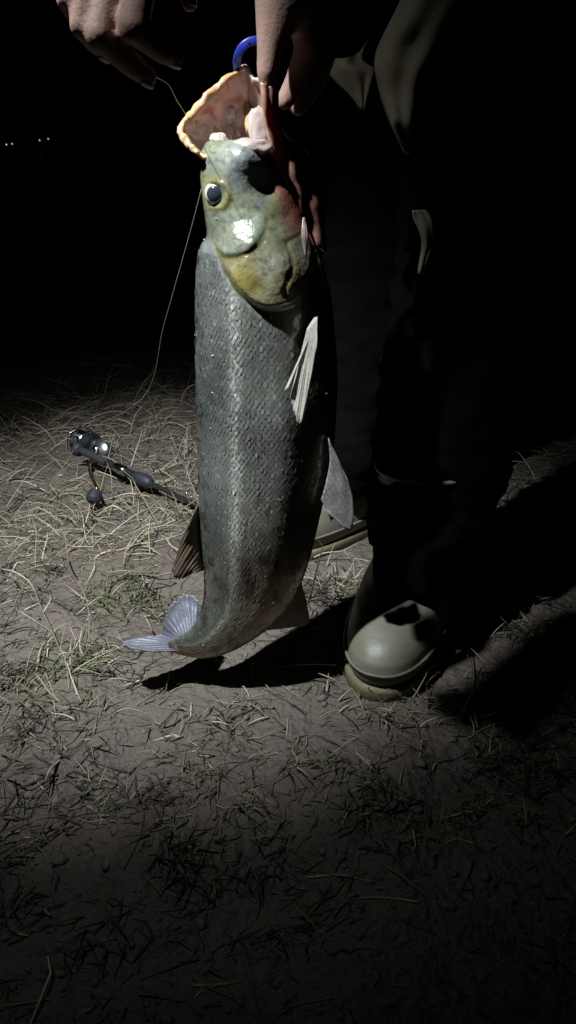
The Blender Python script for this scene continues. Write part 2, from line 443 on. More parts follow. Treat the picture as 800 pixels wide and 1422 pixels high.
sheet('strap', [(573, 292), (575, 305), (581, 318), (586, 335), (584, 355), (581, 380)],
      [(590, 292), (599, 303), (604, 320), (604, 338), (596, 358), (587, 381)], .768, .774, M['khaki'], jacket, n=24, k=8, fold=.002, th=.0022, seed=5, bow=.004)

# rubber boots
def boot(ankle, ang, top, lean):
    """loft of horizontal outlines; local +x runs to the toe"""
    Zs = [.022, .03, .04, .05, .058, .065, .072, .079, .087, .097, .11, .125, .14, .155, .17, .185, top]
    Fr = [.180, .186, .187, .183, .175, .165, .150, .130, .108, .090, .076, .066, .060, .058, .058, .060, .062]
    Bk = [.086, .088, .088, .087, .086, .085, .084, .083, .081, .079, .077, .075, .073, .072, .073, .074, .075]
    Wf = [.053, .056, .0565, .0555, .054, .052, .051, .048, .045, .042, .041, .044, .048, .051, .053, .054, .055]
    fine = np.linspace(0, 1, 60); zz = np.interp(fine, np.linspace(0, 1, len(Zs)), Zs)
    it = lambda A: np.interp(zz, Zs, A)
    F_, B_, W_ = it(Fr), it(Bk), it(Wf); seg = 56
    ca, sa = math.cos(ang), math.sin(ang)
    def outline(f, b, w, z, wob=0.):
        out = []
        for j in range(seg):
            t = 2 * math.pi * j / seg; c, s = math.cos(t), math.sin(t)
            ex = .82
            x = (f if c > 0 else b) * abs(c) ** ex * (1 if c > 0 else -1)
            y = w * abs(s) ** .86 * (1 if s > 0 else -1) * (1 + .06 * max(0, c) * (1 if f > .12 else 0) - .10 * max(0, -c))
            if wob:
                kx = vnoise((x * 1.2 + ankle[0], y, z * 2.2), 16, 3) * wob; x *= 1 + kx; y *= 1 + kx
            lz = max(0., z - .10); out.append((ankle[0] + x * ca - y * sa + lean[0] * lz, ankle[1] + x * sa + y * ca + lean[1] * lz, z))
        return out
    V = []; F = []
    for i in range(len(zz)):
        V += outline(F_[i], B_[i], W_[i], zz[i], .10 * min(1, max(0, (zz[i] - .09) / .08)))
    n = len(zz)
    for i in range(n - 1):
        for j in range(seg):
            F.append((i * seg + j, i * seg + (j + 1) % seg, (i + 1) * seg + (j + 1) % seg, (i + 1) * seg + j))
    F.append(tuple(range(seg))[::-1])
    o = from_arrays('boot', V, F, M['boot'], person)
    modify(o, 'SOLIDIFY', thickness=.003, offset=-1)
    V = []; F = []; lev = [(.0, -.004), (.004, .0015), (.019, .003), (.0235, .0015), (.0236, -.01)]
    for z, d in lev: V += outline(.186 + d, .088 + d, .056 + d, z)
    for i in range(len(lev) - 1):
        for j in range(seg):
            F.append((i * seg + j, i * seg + (j + 1) % seg, (i + 1) * seg + (j + 1) % seg, (i + 1) * seg + j))
    F.append(tuple(range(seg))[::-1]); F.append(tuple((len(lev) - 1) * seg + j for j in range(seg)))
    from_arrays('outsole', V, F, M['sole'], o)
    tube('welt', outline(.1885, .0895, .0580, .0415), .0017, M['boot'], o, seg=6, closed=True)
    tube('top_rim', outline(.064, .076, .057, top), .003, M['boot'], o, seg=6, closed=True)
    return o
boot((.152, .862), R(-109), .205, (.11, .16))
boot((.098, 1.135), R(-132), .205, (.10, .13))

# headlamp on the forehead
hl_ = empty('headlamp', tuple(LAMP)); tag(hl_, 'lit headlamp strapped round the knit hat of the person', 'headlamp')
ldir = (AIM - LAMP).normalized()
lathe('lamp_housing', LAMP - ldir * .034, ldir, [(0, .012), (.004, .02), (.026, .022), (.032, .021), (.0325, .0175)], M['black_plastic'], hl_)
lathe('lens', LAMP - ldir * .0012, ldir, [(0, .0172), (.001, .015)], M['lens'], hl_)
ring = [HC + fup * .045 + (fdir * math.cos(a) + fr * math.sin(a)) * .101 for a in np.linspace(0, 2 * math.pi, 40, endpoint=False)]
tube('strap', ring, .006, M['black_plastic'], hl_, closed=True)
bm = bmesh.new(); hull(bm, [(LAMP - ldir * .03, .009), (HC + fup * .045 + fdir * .1, .012)]); bm_obj('bracket', bm, M['black_plastic'], hl_)
sp = bpy.data.lights.new('headlamp_beam', 'SPOT'); sp.energy = LAMP_W; sp.color = (.90, .965, 1.0)
sp.spot_size = R(53); sp.spot_blend = 1.0; sp.shadow_soft_size = .011
spo = bpy.data.objects.new('beam', sp); COL.objects.link(spo); spo.parent = hl_
spo.location = ldir * .004; spo.rotation_euler = ldir.to_track_quat('-Z', 'Y').to_euler()

sp2 = bpy.data.lights.new('headlamp_spill', 'SPOT'); sp2.energy = LAMP_W * .062; sp2.color = (.90, .965, 1.0)
sp2.spot_size = R(78); sp2.spot_blend = 1.0; sp2.shadow_soft_size = .011          # the lamp's weak outer cone
spo2 = bpy.data.objects.new('spill', sp2); COL.objects.link(spo2); spo2.parent = hl_
spo2.location = ldir * .004; spo2.rotation_euler = ldir.to_track_quat('-Z', 'Y').to_euler()

# ------------------------------------------------------------------ the fish
FY = .72
fish = empty('fish', tuple(P(262, 905, FY - .01)))
tag(fish, 'large silver grey fish with gaping mouth hung head up by its jaw', 'fish')
PR = [  # left px, right px, half width (m), Y
    (288, 196, 366, 192, .016, .722), (283, 203, 380, 199, .0215, .722), (279, 215, 388, 210, .0255, .722), (278, 240, 398, 236, .029, .722),
    (281, 272, 410, 272, .033, .722), (285, 302, 424, 308, .0365, .722), (287, 326, 438, 342, .040, .722),
    (278, 343, 451, 372, .0425, .722), (273, 378, 459, 408, .0445, .722), (272, 430, 464, 455, .0455, .722), (272, 500, 468, 512, .0455, .722),
    (273, 560, 467, 565, .0445, .72), (275, 620, 463, 620, .0425, .72), (276, 680, 454, 672, .0395, .718), (279, 740, 443, 722, .0355, .716),
    (283, 785, 430, 775, .031, .715), (284, 818, 412, 822, .0265, .714), (281, 842, 388, 856, .0225, .712), (274, 860, 355, 884, .018, .71),
    (266, 873, 318, 905, .013, .709), (257, 880, 284, 913, .0085, .708), (249, 884, 262, 911, .0055, .708), (240, 887, 246, 908, .0028, .708), (233, 891, 236, 905, .001, .708)]
NU, NV = 330, 184
rows = catmull(PR, NU)
def sstep(a, b, x):
    t = max(0., min(1., (x - a) / (b - a))); return t * t * (3 - 2 * t)
def poly_sd(px, py, poly):
    """signed distance, positive inside"""
    ins = False; best = 1e9; n = len(poly)
    for i in range(n):
        x1, y1 = poly[i]; x2, y2 = poly[(i + 1) % n]
        dx, dy = x2 - x1, y2 - y1
        t = max(0, min(1, ((px - x1) * dx + (py - y1) * dy) / (dx * dx + dy * dy + 1e-9)))
        best = min(best, math.hypot(px - x1 - t * dx, py - y1 - t * dy))
        if (y1 > py) != (y2 > py) and px < (x2 - x1) * (py - y1) / (y2 - y1 + 1e-12) + x1: ins = not ins
    return best if ins else -best
def smooth_poly(pts, n=60):
    c = catmull(list(pts) + [pts[0]], n)[:-1]; return [tuple(p) for p in c]
OPER = smooth_poly([(303, 338), (330, 300), (372, 292), (412, 300), (436, 330), (436, 372), (416, 408), (376, 419), (344, 404), (318, 372)])
CHEEK = smooth_poly([(292, 300), (318, 288), (350, 282), (372, 296), (368, 322), (348, 342), (318, 349), (298, 332)])
SUBOP = smooth_poly([(398, 330), (424, 322), (432, 350), (424, 384), (402, 402), (396, 388), (406, 360)])
def g2(px, py, cx, cy, r): return math.exp(-((px - cx) ** 2 + (py - cy) ** 2) / (r * r))
def lateral(px, py):
    d = 0.; nzl = noise.noise(Vector((px * .06, py * .06, 2)))
    so = poly_sd(px, py, OPER)
    d += .0066 * sstep(-1, 10, so) * sstep(285, 350, py)
    if so > 0: d += .003 * sstep(0, 40, so)
    sc = poly_sd(px, py, CHEEK); d += (.0030 + .0010 * nzl) * sstep(-1, 9, sc) * sstep(278, 318, py)
    d -= .0007 * math.exp(-(sc / 3.0) ** 2) if py > 300 else 0
    ss = poly_sd(px, py, SUBOP); d -= .0016 * math.exp(-(ss / 2.2) ** 2) * (1 if px < 424 else 0)
    d += .0075 * g2(px, py, 342, 214, 24) + .003 * g2(px, py, 315, 235, 22)
    d += .0028 * math.exp(-((math.hypot(px - 302, py - 268) - 17) / 5.) ** 2)
    d -= .003 * g2(px, py, 302, 268, 12)
    d -= .009 * g2(px, py, 372, 258, 19)
    d += .0006 * vnoise((px, py, 0), .05, 4) * sstep(430, 380, py)
    return d
def base_tint(px, py, g):
    """natural colouring: dark back, silvery flank, pale belly, yellow green head.  g: -1 back .. 1 belly"""
    nz = vnoise((px, py, 3), .035, 4); n2 = vnoise((px, py, 9), .11, 3)
    back = np.array((.118, .128, .118)); flank = np.array((.255, .256, .228)); belly = np.array((.36, .33, .26))
    c = back + (flank - back) * sstep(-.95, -.1, g); c = c + (belly - c) * sstep(.35, .95, g)
    low = sstep(640, 800, py); mud = sstep(.25, .6, vnoise((px, py * .6, 31), .05, 4)) * sstep(560, 760, py); c = c * (1 - low) + low * (np.array((.12, .125, .11)) + (np.array((.33, .26, .17)) - np.array((.12, .125, .11))) * sstep(-.7, .6, g))
    c = c * (1 - .75 * mud) + np.array((.06, .045, .03)) * .75 * mud
    head = sstep(338, 312, py) if px < 300 else (1. if poly_sd(px, py, OPER) > -1 or py < 335 else 0.)
    if head > 0:
        h = np.array((.22, .235, .175)) + np.array((.07, .06, -.03)) * nz - .10 * max(0., n2)
        h = h * (1 - .35 * sstep(285, 325, py) * sstep(330, 300, px))
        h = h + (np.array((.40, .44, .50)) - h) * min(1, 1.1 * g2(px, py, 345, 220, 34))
        h = h + (np.array((.34, .32, .12)) - h) * .5 * math.exp(-((math.hypot(px - 302, py - 268) - 19) / 6.) ** 2)
        if poly_sd(px, py, OPER) > -1 and py > 325:
            yk = min(1., .30 + .8 * g2(px, py, 345, 378, 26) + .7 * g2(px, py, 402, 372, 16) - .7 * g2(px, py, 380, 356, 20) - .5 * sstep(408, 424, px)) + .12 * n2
            yk = max(0., min(1., yk))
            o = np.array((.52, .51, .44)) * (1 - yk) + np.array((.44, .36, .13)) * yk
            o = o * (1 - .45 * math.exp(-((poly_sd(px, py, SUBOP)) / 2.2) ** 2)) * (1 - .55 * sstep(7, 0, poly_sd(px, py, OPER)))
            h = h + (o - h) * sstep(325, 355, py)
        sc = poly_sd(px, py, CHEEK)
        if sc > -2: h = h + (np.array((.24, .265, .23)) * (1 + .5 * nz + .3 * n2) - h) * sstep(-2, 6, sc)
        h = h + (np.array((.20, .18, .05)) - h) * .8 * math.exp(-((sc + 1) / 4.) ** 2) * sstep(305, 330, py)
        h = h + (np.array((.30, .12, .10)) - h) * sstep(.45, .8, g) * sstep(340, 300, py)
        h = h * np.array((.74, .73, .62)) * (1 - .35 * sstep(.1, .5, n2) - .25 * sstep(.1, .5, nz))
        c = c * (1 - head) + h * head
    n3 = vnoise((px, py * .55, 17), .018, 3)
    return np.clip(c * (1 + .25 * n2) * (1 + .5 * n3 * sstep(330, 430, py)), .01, .9)
FV = np.zeros((NU, NV, 3)); FT = np.zeros((NU, NV, 3)); FP = np.zeros((NU, NV, 3))
for i in range(NU):
    lx, ly, rx, ry, hw, Y = rows[i]
    for j in range(NV):
        t = 2 * math.pi * j / NV; c, s = math.cos(t), math.sin(t)
        g = -abs(c) ** .92 * (1 if c > 0 else -1)                    # -1 back, +1 belly
        w = -abs(s) ** .92 * (1 if s > 0 else -1)                    # -1 towards the viewer's side
        px = lx + (rx - lx) * (g + 1) / 2; py = ly + (ry - ly) * (g + 1) / 2
        taper = 1 - .22 * sstep(.2, 1, g) - .10 * sstep(-.4, -1, g)
        y = Y + w * hw * taper
        if py < 440: y += (1 if w > 0 else -1) * lateral(px, py) * abs(s) ** .8
        p = P(px, py, Y); p.y = y
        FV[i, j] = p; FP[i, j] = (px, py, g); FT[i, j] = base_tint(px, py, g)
Vb = list(FV.reshape(-1, 3)); Tb = list(FT.reshape(-1, 3)); Fb = []
for i in range(NU - 1):
    for j in range(NV):
        Fb.append((i * NV + j, i * NV + (j + 1) % NV, (i + 1) * NV + (j + 1) % NV, (i + 1) * NV + j))
c0 = len(Vb); Vb.append(FV[0].mean(0) + np.array((0, 0, -.012))); Tb.append((.5, .42, .38)); c1 = len(Vb); Vb.append(FV[-1].mean(0)); Tb.append((.15, .13, .1))
for j in range(NV):
    Fb.append((c0, (j + 1) % NV, j)); Fb.append((c1, (NU - 1) * NV + j, (NU - 1) * NV + (j + 1) % NV))
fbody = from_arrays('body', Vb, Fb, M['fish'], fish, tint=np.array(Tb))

# scales: one small plate each, joined because there are thousands
def fs(u, v):
    """surface sample at row u, column v (float)"""
    i = int(max(0, min(NU - 2, u))); fu = u - i; j = int(v) % NV; fv = v - int(v); j2 = (j + 1) % NV
    f = lambda A: (A[i, j] * (1 - fv) + A[i, j2] * fv) * (1 - fu) + (A[i + 1, j] * (1 - fv) + A[i + 1, j2] * fv) * fu
    return f(FV), f(FP), f(FT)
mid = FV.mean(1); seglen = np.concatenate([[0], np.cumsum(np.linalg.norm(np.diff(mid, axis=0), axis=1))])
SVs, SFs, STs = [], [], []
NC = 92; srow = seglen[int(NU * .14)]; k = 0; d = srow
while d < seglen[-1] - .012:
    u = float(np.interp(d, seglen, np.arange(NU))); i0 = int(u)
    per = np.linalg.norm(np.diff(FV[i0], axis=0), axis=1).sum(); wdt = per / NC
    for m_ in range(NC):
        v = (m_ + .5 * (k % 2)) * NV / NC
        p, q_, tnt = fs(u, v)
        if q_[1] < 425 and (poly_sd(q_[0], q_[1], OPER) > -5 or q_[1] < 346 + .25 * max(0, q_[0] - 280)): continue
        a = fs(u, v + 1.2)[0] - fs(u, (v - 1.2) % NV)[0]
        t_ = fs(min(u + 1.2, NU - 1.01), v)[0] - fs(u - 1.2, v)[0]
        A_ = Vector(a).normalized(); T_ = Vector(t_).normalized(); N_ = A_.cross(T_).normalized()
        if N_.dot(Vector(p - mid[i0])) < 0: N_ = -N_
        rt = random.gauss(0, .13) * (1 - .6 * sstep(-.2, .3, q_[2])); A2 = (A_ + N_ * rt).normalized()
        lat = math.exp(-((q_[2] + .40) / .085) ** 2)                      # lateral line row: more lift, and a highlight painted into its tint
        L_ = .0042 * (.75 + .25 * wdt / .0035); wv_ = wdt * .56
        lift = (.00012 + .0003 * lat + random.random() * .00016) * (1 - .55 * sstep(560, 760, q_[1])) * (1 - .65 * sstep(-.25, .3, q_[2]))
        b0 = len(SVs); pv = Vector(p) + N_ * .00015
        for fa, ft, fn in ((-.9, -.45, 0), (.9, -.45, 0), (1, .25, .55), (.62, .72, .9), (0, .92, 1), (-.62, .72, .9), (-1, .25, .55), (0, .1, .75)):
            SVs.append(pv + A2 * fa * wv_ + T_ * ft * L_ + N_ * fn * lift)
            edge = .86 if ft > .6 else 1.05
            STs.append(np.clip(tnt * edge * (1 + random.gauss(0, .10) * .4) * (1.0 + 3.0 * lat * random.random() ** 1.2 + (.9 if random.random() < .05 else 0)), 0, .8))  # tint boosted for the flank highlight and for scattered glints
        for e in range(7): SFs.append((b0 + 7, b0 + e, b0 + (e + 1) % 7))
    d += .0034 * (.7 + .3 * wdt / .0035); k += 1
sc_o = fast_mesh('scales', [tuple(v) for v in SVs], SFs, M['scale'], fish, tint=np.array(STs)); tag(sc_o, kind='stuff')

# eyes on both sides
def fish_eye(side):
    c = P(302, 268, .722); jn = 0
    # surface point nearest the eye on that side
    best = min(((FP[i, j, 0] - 302) ** 2 + (FP[i, j, 1] - 268) ** 2, i, j) for i in range(20, 110) for j in range(NV) if (FV[i, j, 1] < .722) == (side < 0))
    s = Vector(FV[best[1], best[2]]); out = Vector((-.2, side * 1., .05)).normalized(); r = .0105
    ce = s - out * r * .42
    V = []; F = []
    e = lathe('eye', ce - out * r * .6, out, [(0, r * .8)] + [(r * .6 + r * math.sin(a), r * math.cos(a)) for a in np.linspace(-.2, 1.5, 14)], M['iris'], fish, 32)
    e.modifiers.clear()
    rp = .0062; z0 = math.sqrt(r * r - rp * rp)
    pu = lathe('pupil', ce + out * (z0 - .0005), out, [(0, rp), (.0008, rp)] + [(.0008 + (r + .0006 - z0) * math.sin(a), rp * math.cos(a)) for a in np.linspace(.1, 1.5, 8)], M['pupil'], e, 28)
    pu.modifiers.clear()
fish_eye(-1); fish_eye(1)

# fins: fans with raised rays and a ragged edge
def fin(name, base, tips, Yb, Yt, m, n=None, k=16, ridge=.0005, th=.0009, ragged=.05, curve=0., rays=14):
    n = n or rays * 6
    B = catmull(base, n); T = catmull(tips, n)
    V = []; F = []
    for i in range(n):
        f = i / (n - 1); ray_ph = f * rays
        rg = 1 - ragged * (abs(math.sin(ray_ph * math.pi)) ** .5) * .6 - ragged * .7 * (noise.noise(Vector((ray_ph * 1.7, 3, B[0][0]))) + .3)
        for j in range(k):
            g = j / (k - 1) * rg
            px, py = B[i] * (1 - g) + T[i] * g
            yb = np.interp(f, np.linspace(0, 1, len(Yb)), Yb); yt = np.interp(f, np.linspace(0, 1, len(Yt)), Yt)
            Y = yb * (1 - g) + yt * g + curve * math.sin(g * math.pi)
            Y += ridge * math.cos(ray_ph * 2 * math.pi) * (1 - .4 * g) + .0016 * noise.noise(Vector((f * 5, g * 3, 7)))
            V.append(P(px, py, Y))
    for i in range(n - 1):
        for j in range(k - 1):
            F.append((i * k + j, i * k + j + 1, (i + 1) * k + j + 1, (i + 1) * k + j))
    o = from_arrays(name, V, F, m, fish); modify(o, 'SOLIDIFY', thickness=th, offset=0)
    return o
fin('pectoral_fin', [(427, 456), (432, 448), (437, 441), (441, 440)], [(402, 556), (409, 582), (418, 590), (440, 482)], [.679, .677], [.656, .648, .646, .662], M['fin_pale'], rays=9, ragged=.07)
fin('pectoral_fin', [(424, 480), (428, 472)], [(394, 545), (399, 541)], [.672, .672], [.652, .652], M['fin_pale'], rays=3)
fin('pectoral_fin', [(440, 446), (434, 452)], [(430, 580), (412, 570)], [.762, .762], [.775, .78], M['fin_pale'], rays=9)
fin('dorsal_fin', [(280, 688), (281, 720), (283, 760), (284, 792)], [(250, 752), (238, 800), (250, 806), (266, 796)], [.718, .715], [.700, .695, .70], M['fin_brown'], rays=10, curve=-.008, ragged=.09)
fin('pelvic_fin', [(456, 608), (458, 640), (452, 672), (446, 694)], [(484, 668), (492, 700), (488, 738), (458, 716)], [.697, .697], [.694, .692, .692], M['fin_grey'], rays=9)
fin('pelvic_fin', [(460, 620), (448, 690)], [(490, 690), (460, 725)], [.742, .742], [.76, .765], M['fin_grey'], rays=9)
fin('anal_fin', [(418, 806), (408, 826), (392, 848), (370, 868)], [(426, 838), (429, 866), (404, 872), (360, 876)], [.714, .714], [.722, .726, .722], M['fin_tan'], rays=10)
fin('tail_fin', [(272, 872), (262, 879), (252, 885), (246, 890), (243, 897), (248, 904)],
    [(276, 832), (264, 822), (248, 826), (234, 842), (226, 862), (221, 880), (196, 884), (166, 891), (176, 899), (212, 905)],
    [.712, .709, .706], [.735, .742, .738, .730, .727, .727, .722, .712, .702, .696], M['fin_blue'], rays=18, ragged=.10, curve=.004, th=.0011)

# gaping mouth: cavity, lips, jaw membrane
RIM = [(250, 178), (268, 155), (298, 124), (320, 106), (340, 91), (351, 108), (367, 116), (373, 140), (376, 170), (380, 198), (352, 209), (322, 212), (296, 214), (281, 217), (262, 200)]
RY = [.716, .728, .742, .748, .748, .744, .738, .728, .717, .710, .708, .708, .708, .706, .710]
rim = catmull([(a, b, y) for (a, b), y in zip(RIM, RY)] + [(RIM[0][0], RIM[0][1], RY[0])], 91)[:-1]
mv = []; mf = []; mt = []; K = 22
deep = P(330, 190, .735)
for i in range(len(rim)):
    p = P(*rim[i]); 
    for j in range(K):
        t = j / (K - 1)
        q_ = p.lerp(deep, t ** 1.25)
        q_ = q_ + Vector((.12, .95, -.45)) * .036 * math.sin(min(1, t * 1.0) * math.pi * .75) * (1 - .2 * t)
        nn = vnoise(q_, 75, 3); q_ += Vector((0, -1, .4)) * .0042 * nn * math.sin(t * math.pi)
        mv.append(q_)
        c = np.array((.50, .36, .22)) * (1 - sstep(0, .18, t)) + np.array((.47, .33, .29)) * sstep(0, .18, t)
        c = c * (1 + .35 * vnoise(q_, 60, 3))
        rd = sstep(.30, .55, vnoise(q_, 130, 2)); c = c * (1 - rd) + np.array((.42, .10, .07)) * rd
        mt.append(c)
n_ = len(rim)
for i in range(n_):
    for j in range(K - 1):
        a = i * K + j; b = ((i + 1) % n_) * K + j; mf.append((a, b, b + 1, a + 1))
mo = from_arrays('mouth', mv, mf, M['flesh'], fish, tint=np.array(mt)); modify(mo, 'SOLIDIFY', thickness=.003, offset=0)
def px_tube(name, pts, rpx, m, parent, n=24, seg=12):
    q_ = [P(*p) for p in pts]; mp = mpp(*pts[0])
    o = tube(name, q_, [r * mp for r in rpx], m, parent, seg, n * 2)
    for v in o.data.vertices:
        v.co += Vector((noise.noise(v.co * 110), noise.noise(v.co * 110 + Vector((9, 0, 0))), noise.noise(v.co * 110 + Vector((0, 9, 0))))) * .0012 + Vector((noise.noise(v.co * 290), noise.noise(v.co * 290 + Vector((5, 0, 0))), noise.noise(v.co * 290 + Vector((0, 5, 0))))) * .0010
    return o
px_tube('lip', [(276, 212, .702), (262, 199, .708), (251, 179, .714), (270, 154, .727), (300, 123, .741), (322, 105, .746), (341, 92, .747)], [3, 4.5, 5.5, 4, 5.5, 6, 5, 3.5, 1.5], M['lip'], mo, 40)
px_tube('lip', [(341, 93, .747), (351, 109, .743), (367, 117, .737), (372, 140, .726), (377, 170, .713)], [2, 2.5, 3, 3.5, 4], M['pad'], mo, 24)
def blob(name, px, py, Y, rx, ry, m, parent, rz=0, dy=.8):
    bm = bmesh.new(); bmesh.ops.create_icosphere(bm, subdivisions=4, radius=1); s = mpp(px, py, Y); c = P(px, py, Y)
    for v in bm.verts:
        w = 1 + .22 * noise.noise(v.co * 1.6 + Vector((px, py, 0))) + .08 * noise.noise(v.co * 4 + Vector((px, 0, py)))
        x, z = v.co.x * rx * s * w, v.co.z * ry * s * w
        v.co = c + Vector((x * math.cos(rz) - z * math.sin(rz), v.co.y * min(rx, ry) * s * dy * w, x * math.sin(rz) + z * math.cos(rz)))
    return bm_obj(name, bm, m, parent)
blob('mouth_pad', 314, 157, .764, 15, 13, M['pad'], mo, dy=.7)
blob('mouth_pad', 304, 194, .720, 13, 9, M['pad'], mo)
blob('mouth_pad', 360, 178, .738, 15, 30, M['pad'], mo, .06, dy=.7)
blob('snout_skin', 346, 207, .703, 30, 14, M['pad'], mo, .06, dy=1.1)
for pts_, rr_, mm_ in (([(268, 168, .734), (288, 170, .752), (312, 196, .756)], [4, 6, 5, 3], 'lip'), ([(300, 132, .752), (314, 146, .770), (332, 190, .765)], [3, 5, 6, 4], 'pad'),
                       ([(334, 106, .756), (342, 136, .774), (346, 182, .745)], [3, 5, 6, 5], 'lip'), ([(284, 148, .742), (300, 160, .764), (320, 194, .762)], [2, 4, 5, 4], 'pad')):
    px_tube('mouth_fold', pts_, rr_, M[mm_], mo, 14, 10)
def strip(name, left, right, YL, YR, m, parent, tl, tr, bow=.008, n=40, k=16, fold=.002, seed=0., th=.0025):
    Lp = catmull([(a, b, y) for (a, b), y in zip(left, YL)], n); Rp = catmull([(a, b, y) for (a, b), y in zip(right, YR)], n)
    V = []; F = []; T = []
    for i in range(n):
        for j in range(k):
            g = j / (k - 1); q_ = Lp[i] * (1 - g) + Rp[i] * g
            y = q_[2] - bow * math.sin(math.pi * g) + fold * (math.sin(g * 14 + seed + i * .1) * .6 + noise.noise(Vector((q_[0] * .06, q_[1] * .03, seed))))
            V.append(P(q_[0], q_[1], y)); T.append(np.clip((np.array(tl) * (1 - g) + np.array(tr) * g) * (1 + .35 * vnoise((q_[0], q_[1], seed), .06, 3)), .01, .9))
    for i in range(n - 1):
        for j in range(k - 1): F.append((i * k + j, i * k + j + 1, (i + 1) * k + j + 1, (i + 1) * k + j))
    o = from_arrays(name, V, F, m, parent, tint=np.array(T)); modify(o, 'SOLIDIFY', thickness=th, offset=0); return o
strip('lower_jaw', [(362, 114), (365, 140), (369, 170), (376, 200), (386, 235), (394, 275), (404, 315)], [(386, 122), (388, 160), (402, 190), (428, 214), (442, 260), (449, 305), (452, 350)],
      [.700, .699, .701, .705, .710, .716, .720], [.711, .714, .726, .734, .735, .733, .730], M['flesh'], fish, (.48, .27, .19), (.16, .06, .05), bow=.004, fold=.0022, seed=2.)  # shadow of the right side put into the tint, pink to dark red
strip('gill_membrane', [(421, 302), (419, 330), (424, 356)], [(423, 302), (428, 328), (425, 357)], [.690, .682, .680], [.692, .684, .682], M['flesh'], fish, (.36, .28, .26), (.28, .19, .17), bow=.002, seed=5., n=16, k=6, th=.001)

# sand stuck to the wet flank
gv, gf = [], []
for _ in range(150):
    u = RNG.uniform(.16, .9) * NU; v = RNG.uniform(0, NV)
    p, q_, _t = fs(u, v)
    if q_[1] < 440 and random.random() < .8: continue
    r = random.choice((.0004, .0005, .0007, .0011)) * random.uniform(.7, 1.2); b0 = len(gv)
    ce = Vector(p) + (Vector(p) - Vector(mid[int(u)])).normalized() * r * .7
    for dx in ((1, 0, 0), (-1, 0, 0), (0, 1, 0), (0, -1, 0), (0, 0, 1), (0, 0, -1)):
        gv.append(ce + Vector(dx) * r * random.uniform(.6, 1.5))
    for a, b, c in ((0, 2, 4), (2, 1, 4), (1, 3, 4), (3, 0, 4), (2, 0, 5), (1, 2, 5), (3, 1, 5), (0, 3, 5)): gf.append((b0 + a, b0 + b, b0 + c))
tag(from_arrays('sand_grains', gv, gf, M['grain'], fish, smooth=False), kind='stuff')

# ------------------------------------------------------------------ blue lip grip
grip = empty('fish_grip', tuple(P(352, 60, .735))); tag(grip, 'blue plastic hooked fish grip behind the gripping thumb', 'fish grip')
arc = [(331, 104, .756), (329, 86, .743), (335, 68, .738), (348, 58, .737), (364, 58, .738), (376, 70, .741)]
cc = catmull(arc, 30); V = []; F = []
for i in range(30):
    a = P(*cc[max(i - 1, 0)]); b = P(*cc[min(i + 1, 29)]); c = P(*cc[i]); t = (b - a).normalized(); nrm = t.cross(Vector((0, 1, 0))).normalized()
    for s_, y_ in ((-1, -1), (-.6, -1.15), (.6, -1.15), (1, -1), (1, 1), (-1, 1)): V.append(c + nrm * s_ * .0032 + Vector((0, 1, 0)) * y_ * .0034)
for i in range(29):
    for j in range(6): F.append((i * 6 + j, i * 6 + (j + 1) % 6, (i + 1) * 6 + (j + 1) % 6, (i + 1) * 6 + j))
F.append(tuple(range(6))[::-1]); F.append(tuple(29 * 6 + j for j in range(6)))
from_arrays('hook', V, F, M['blue'], grip)
lathe('rivet', P(347, 62, .7345) + Vector((0, -.0032, 0)), (0, -1, 0), [(0, .0016), (.0012, .0013)], M['steel'], grip, 10)
tube('shaft', [P(376, 70, .741), P(392, 30, .745), P(400, -40, .75)], .006, M['blue'], grip, 10, 12)

# ------------------------------------------------------------------ rod and reel lying on the bank
g0 = G(133, 650); rod = empty('fishing_rod', (g0.x, g0.y, 0))
tag(rod, 'black fishing rod with spinning reel lying on the dry grass', 'fishing rod')
b = G(118, 628, .040); a = G(255, 693, .012)
ax = (a - b).normalized(); L0 = (a - b).length; at_ = lambda px: b + ax * L0 * (px - 118) / 137
tube('grip', [b - ax * .012, at_(150)], [.0068, .0074], M['cork'], rod, 14, 8)
tube('butt_cap', [b - ax * .022, b - ax * .012], .0125, M['knob'], rod, 14, 3)
tube('reel_seat', [at_(150), at_(196)], [.0065, .0075], M['black_plastic'], rod, 14, 8)
tube('winding_check', [at_(164), at_(178)], .0086, M['steel'], rod, 16, 4)
tube('reel_seat_nut', [at_(190), at_(198), at_(207), at_(213)], [.008, .0115, .0115, .0075], M['knob'], rod, 18, 8)
tube('blank', [at_(210), at_(255), at_(400)], [.0052, .004, .0035], M['black_plastic'], rod, 10, 20)
tube('ferrule', [at_(392), at_(402)], .0055, M['steel'], rod, 10, 3)
for px_ in (262, 330):
    c = at_(px_) + Vector((0, 0, .012)); u = ax.orthogonal().normalized(); v = ax.cross(u)
    tube('line_guide', [c + (u * math.cos(t) + v * math.sin(t)) * .008 for t in np.linspace(0, 2 * math.pi, 20, endpoint=False)], .001, M['steel'], rod, 6, closed=True)
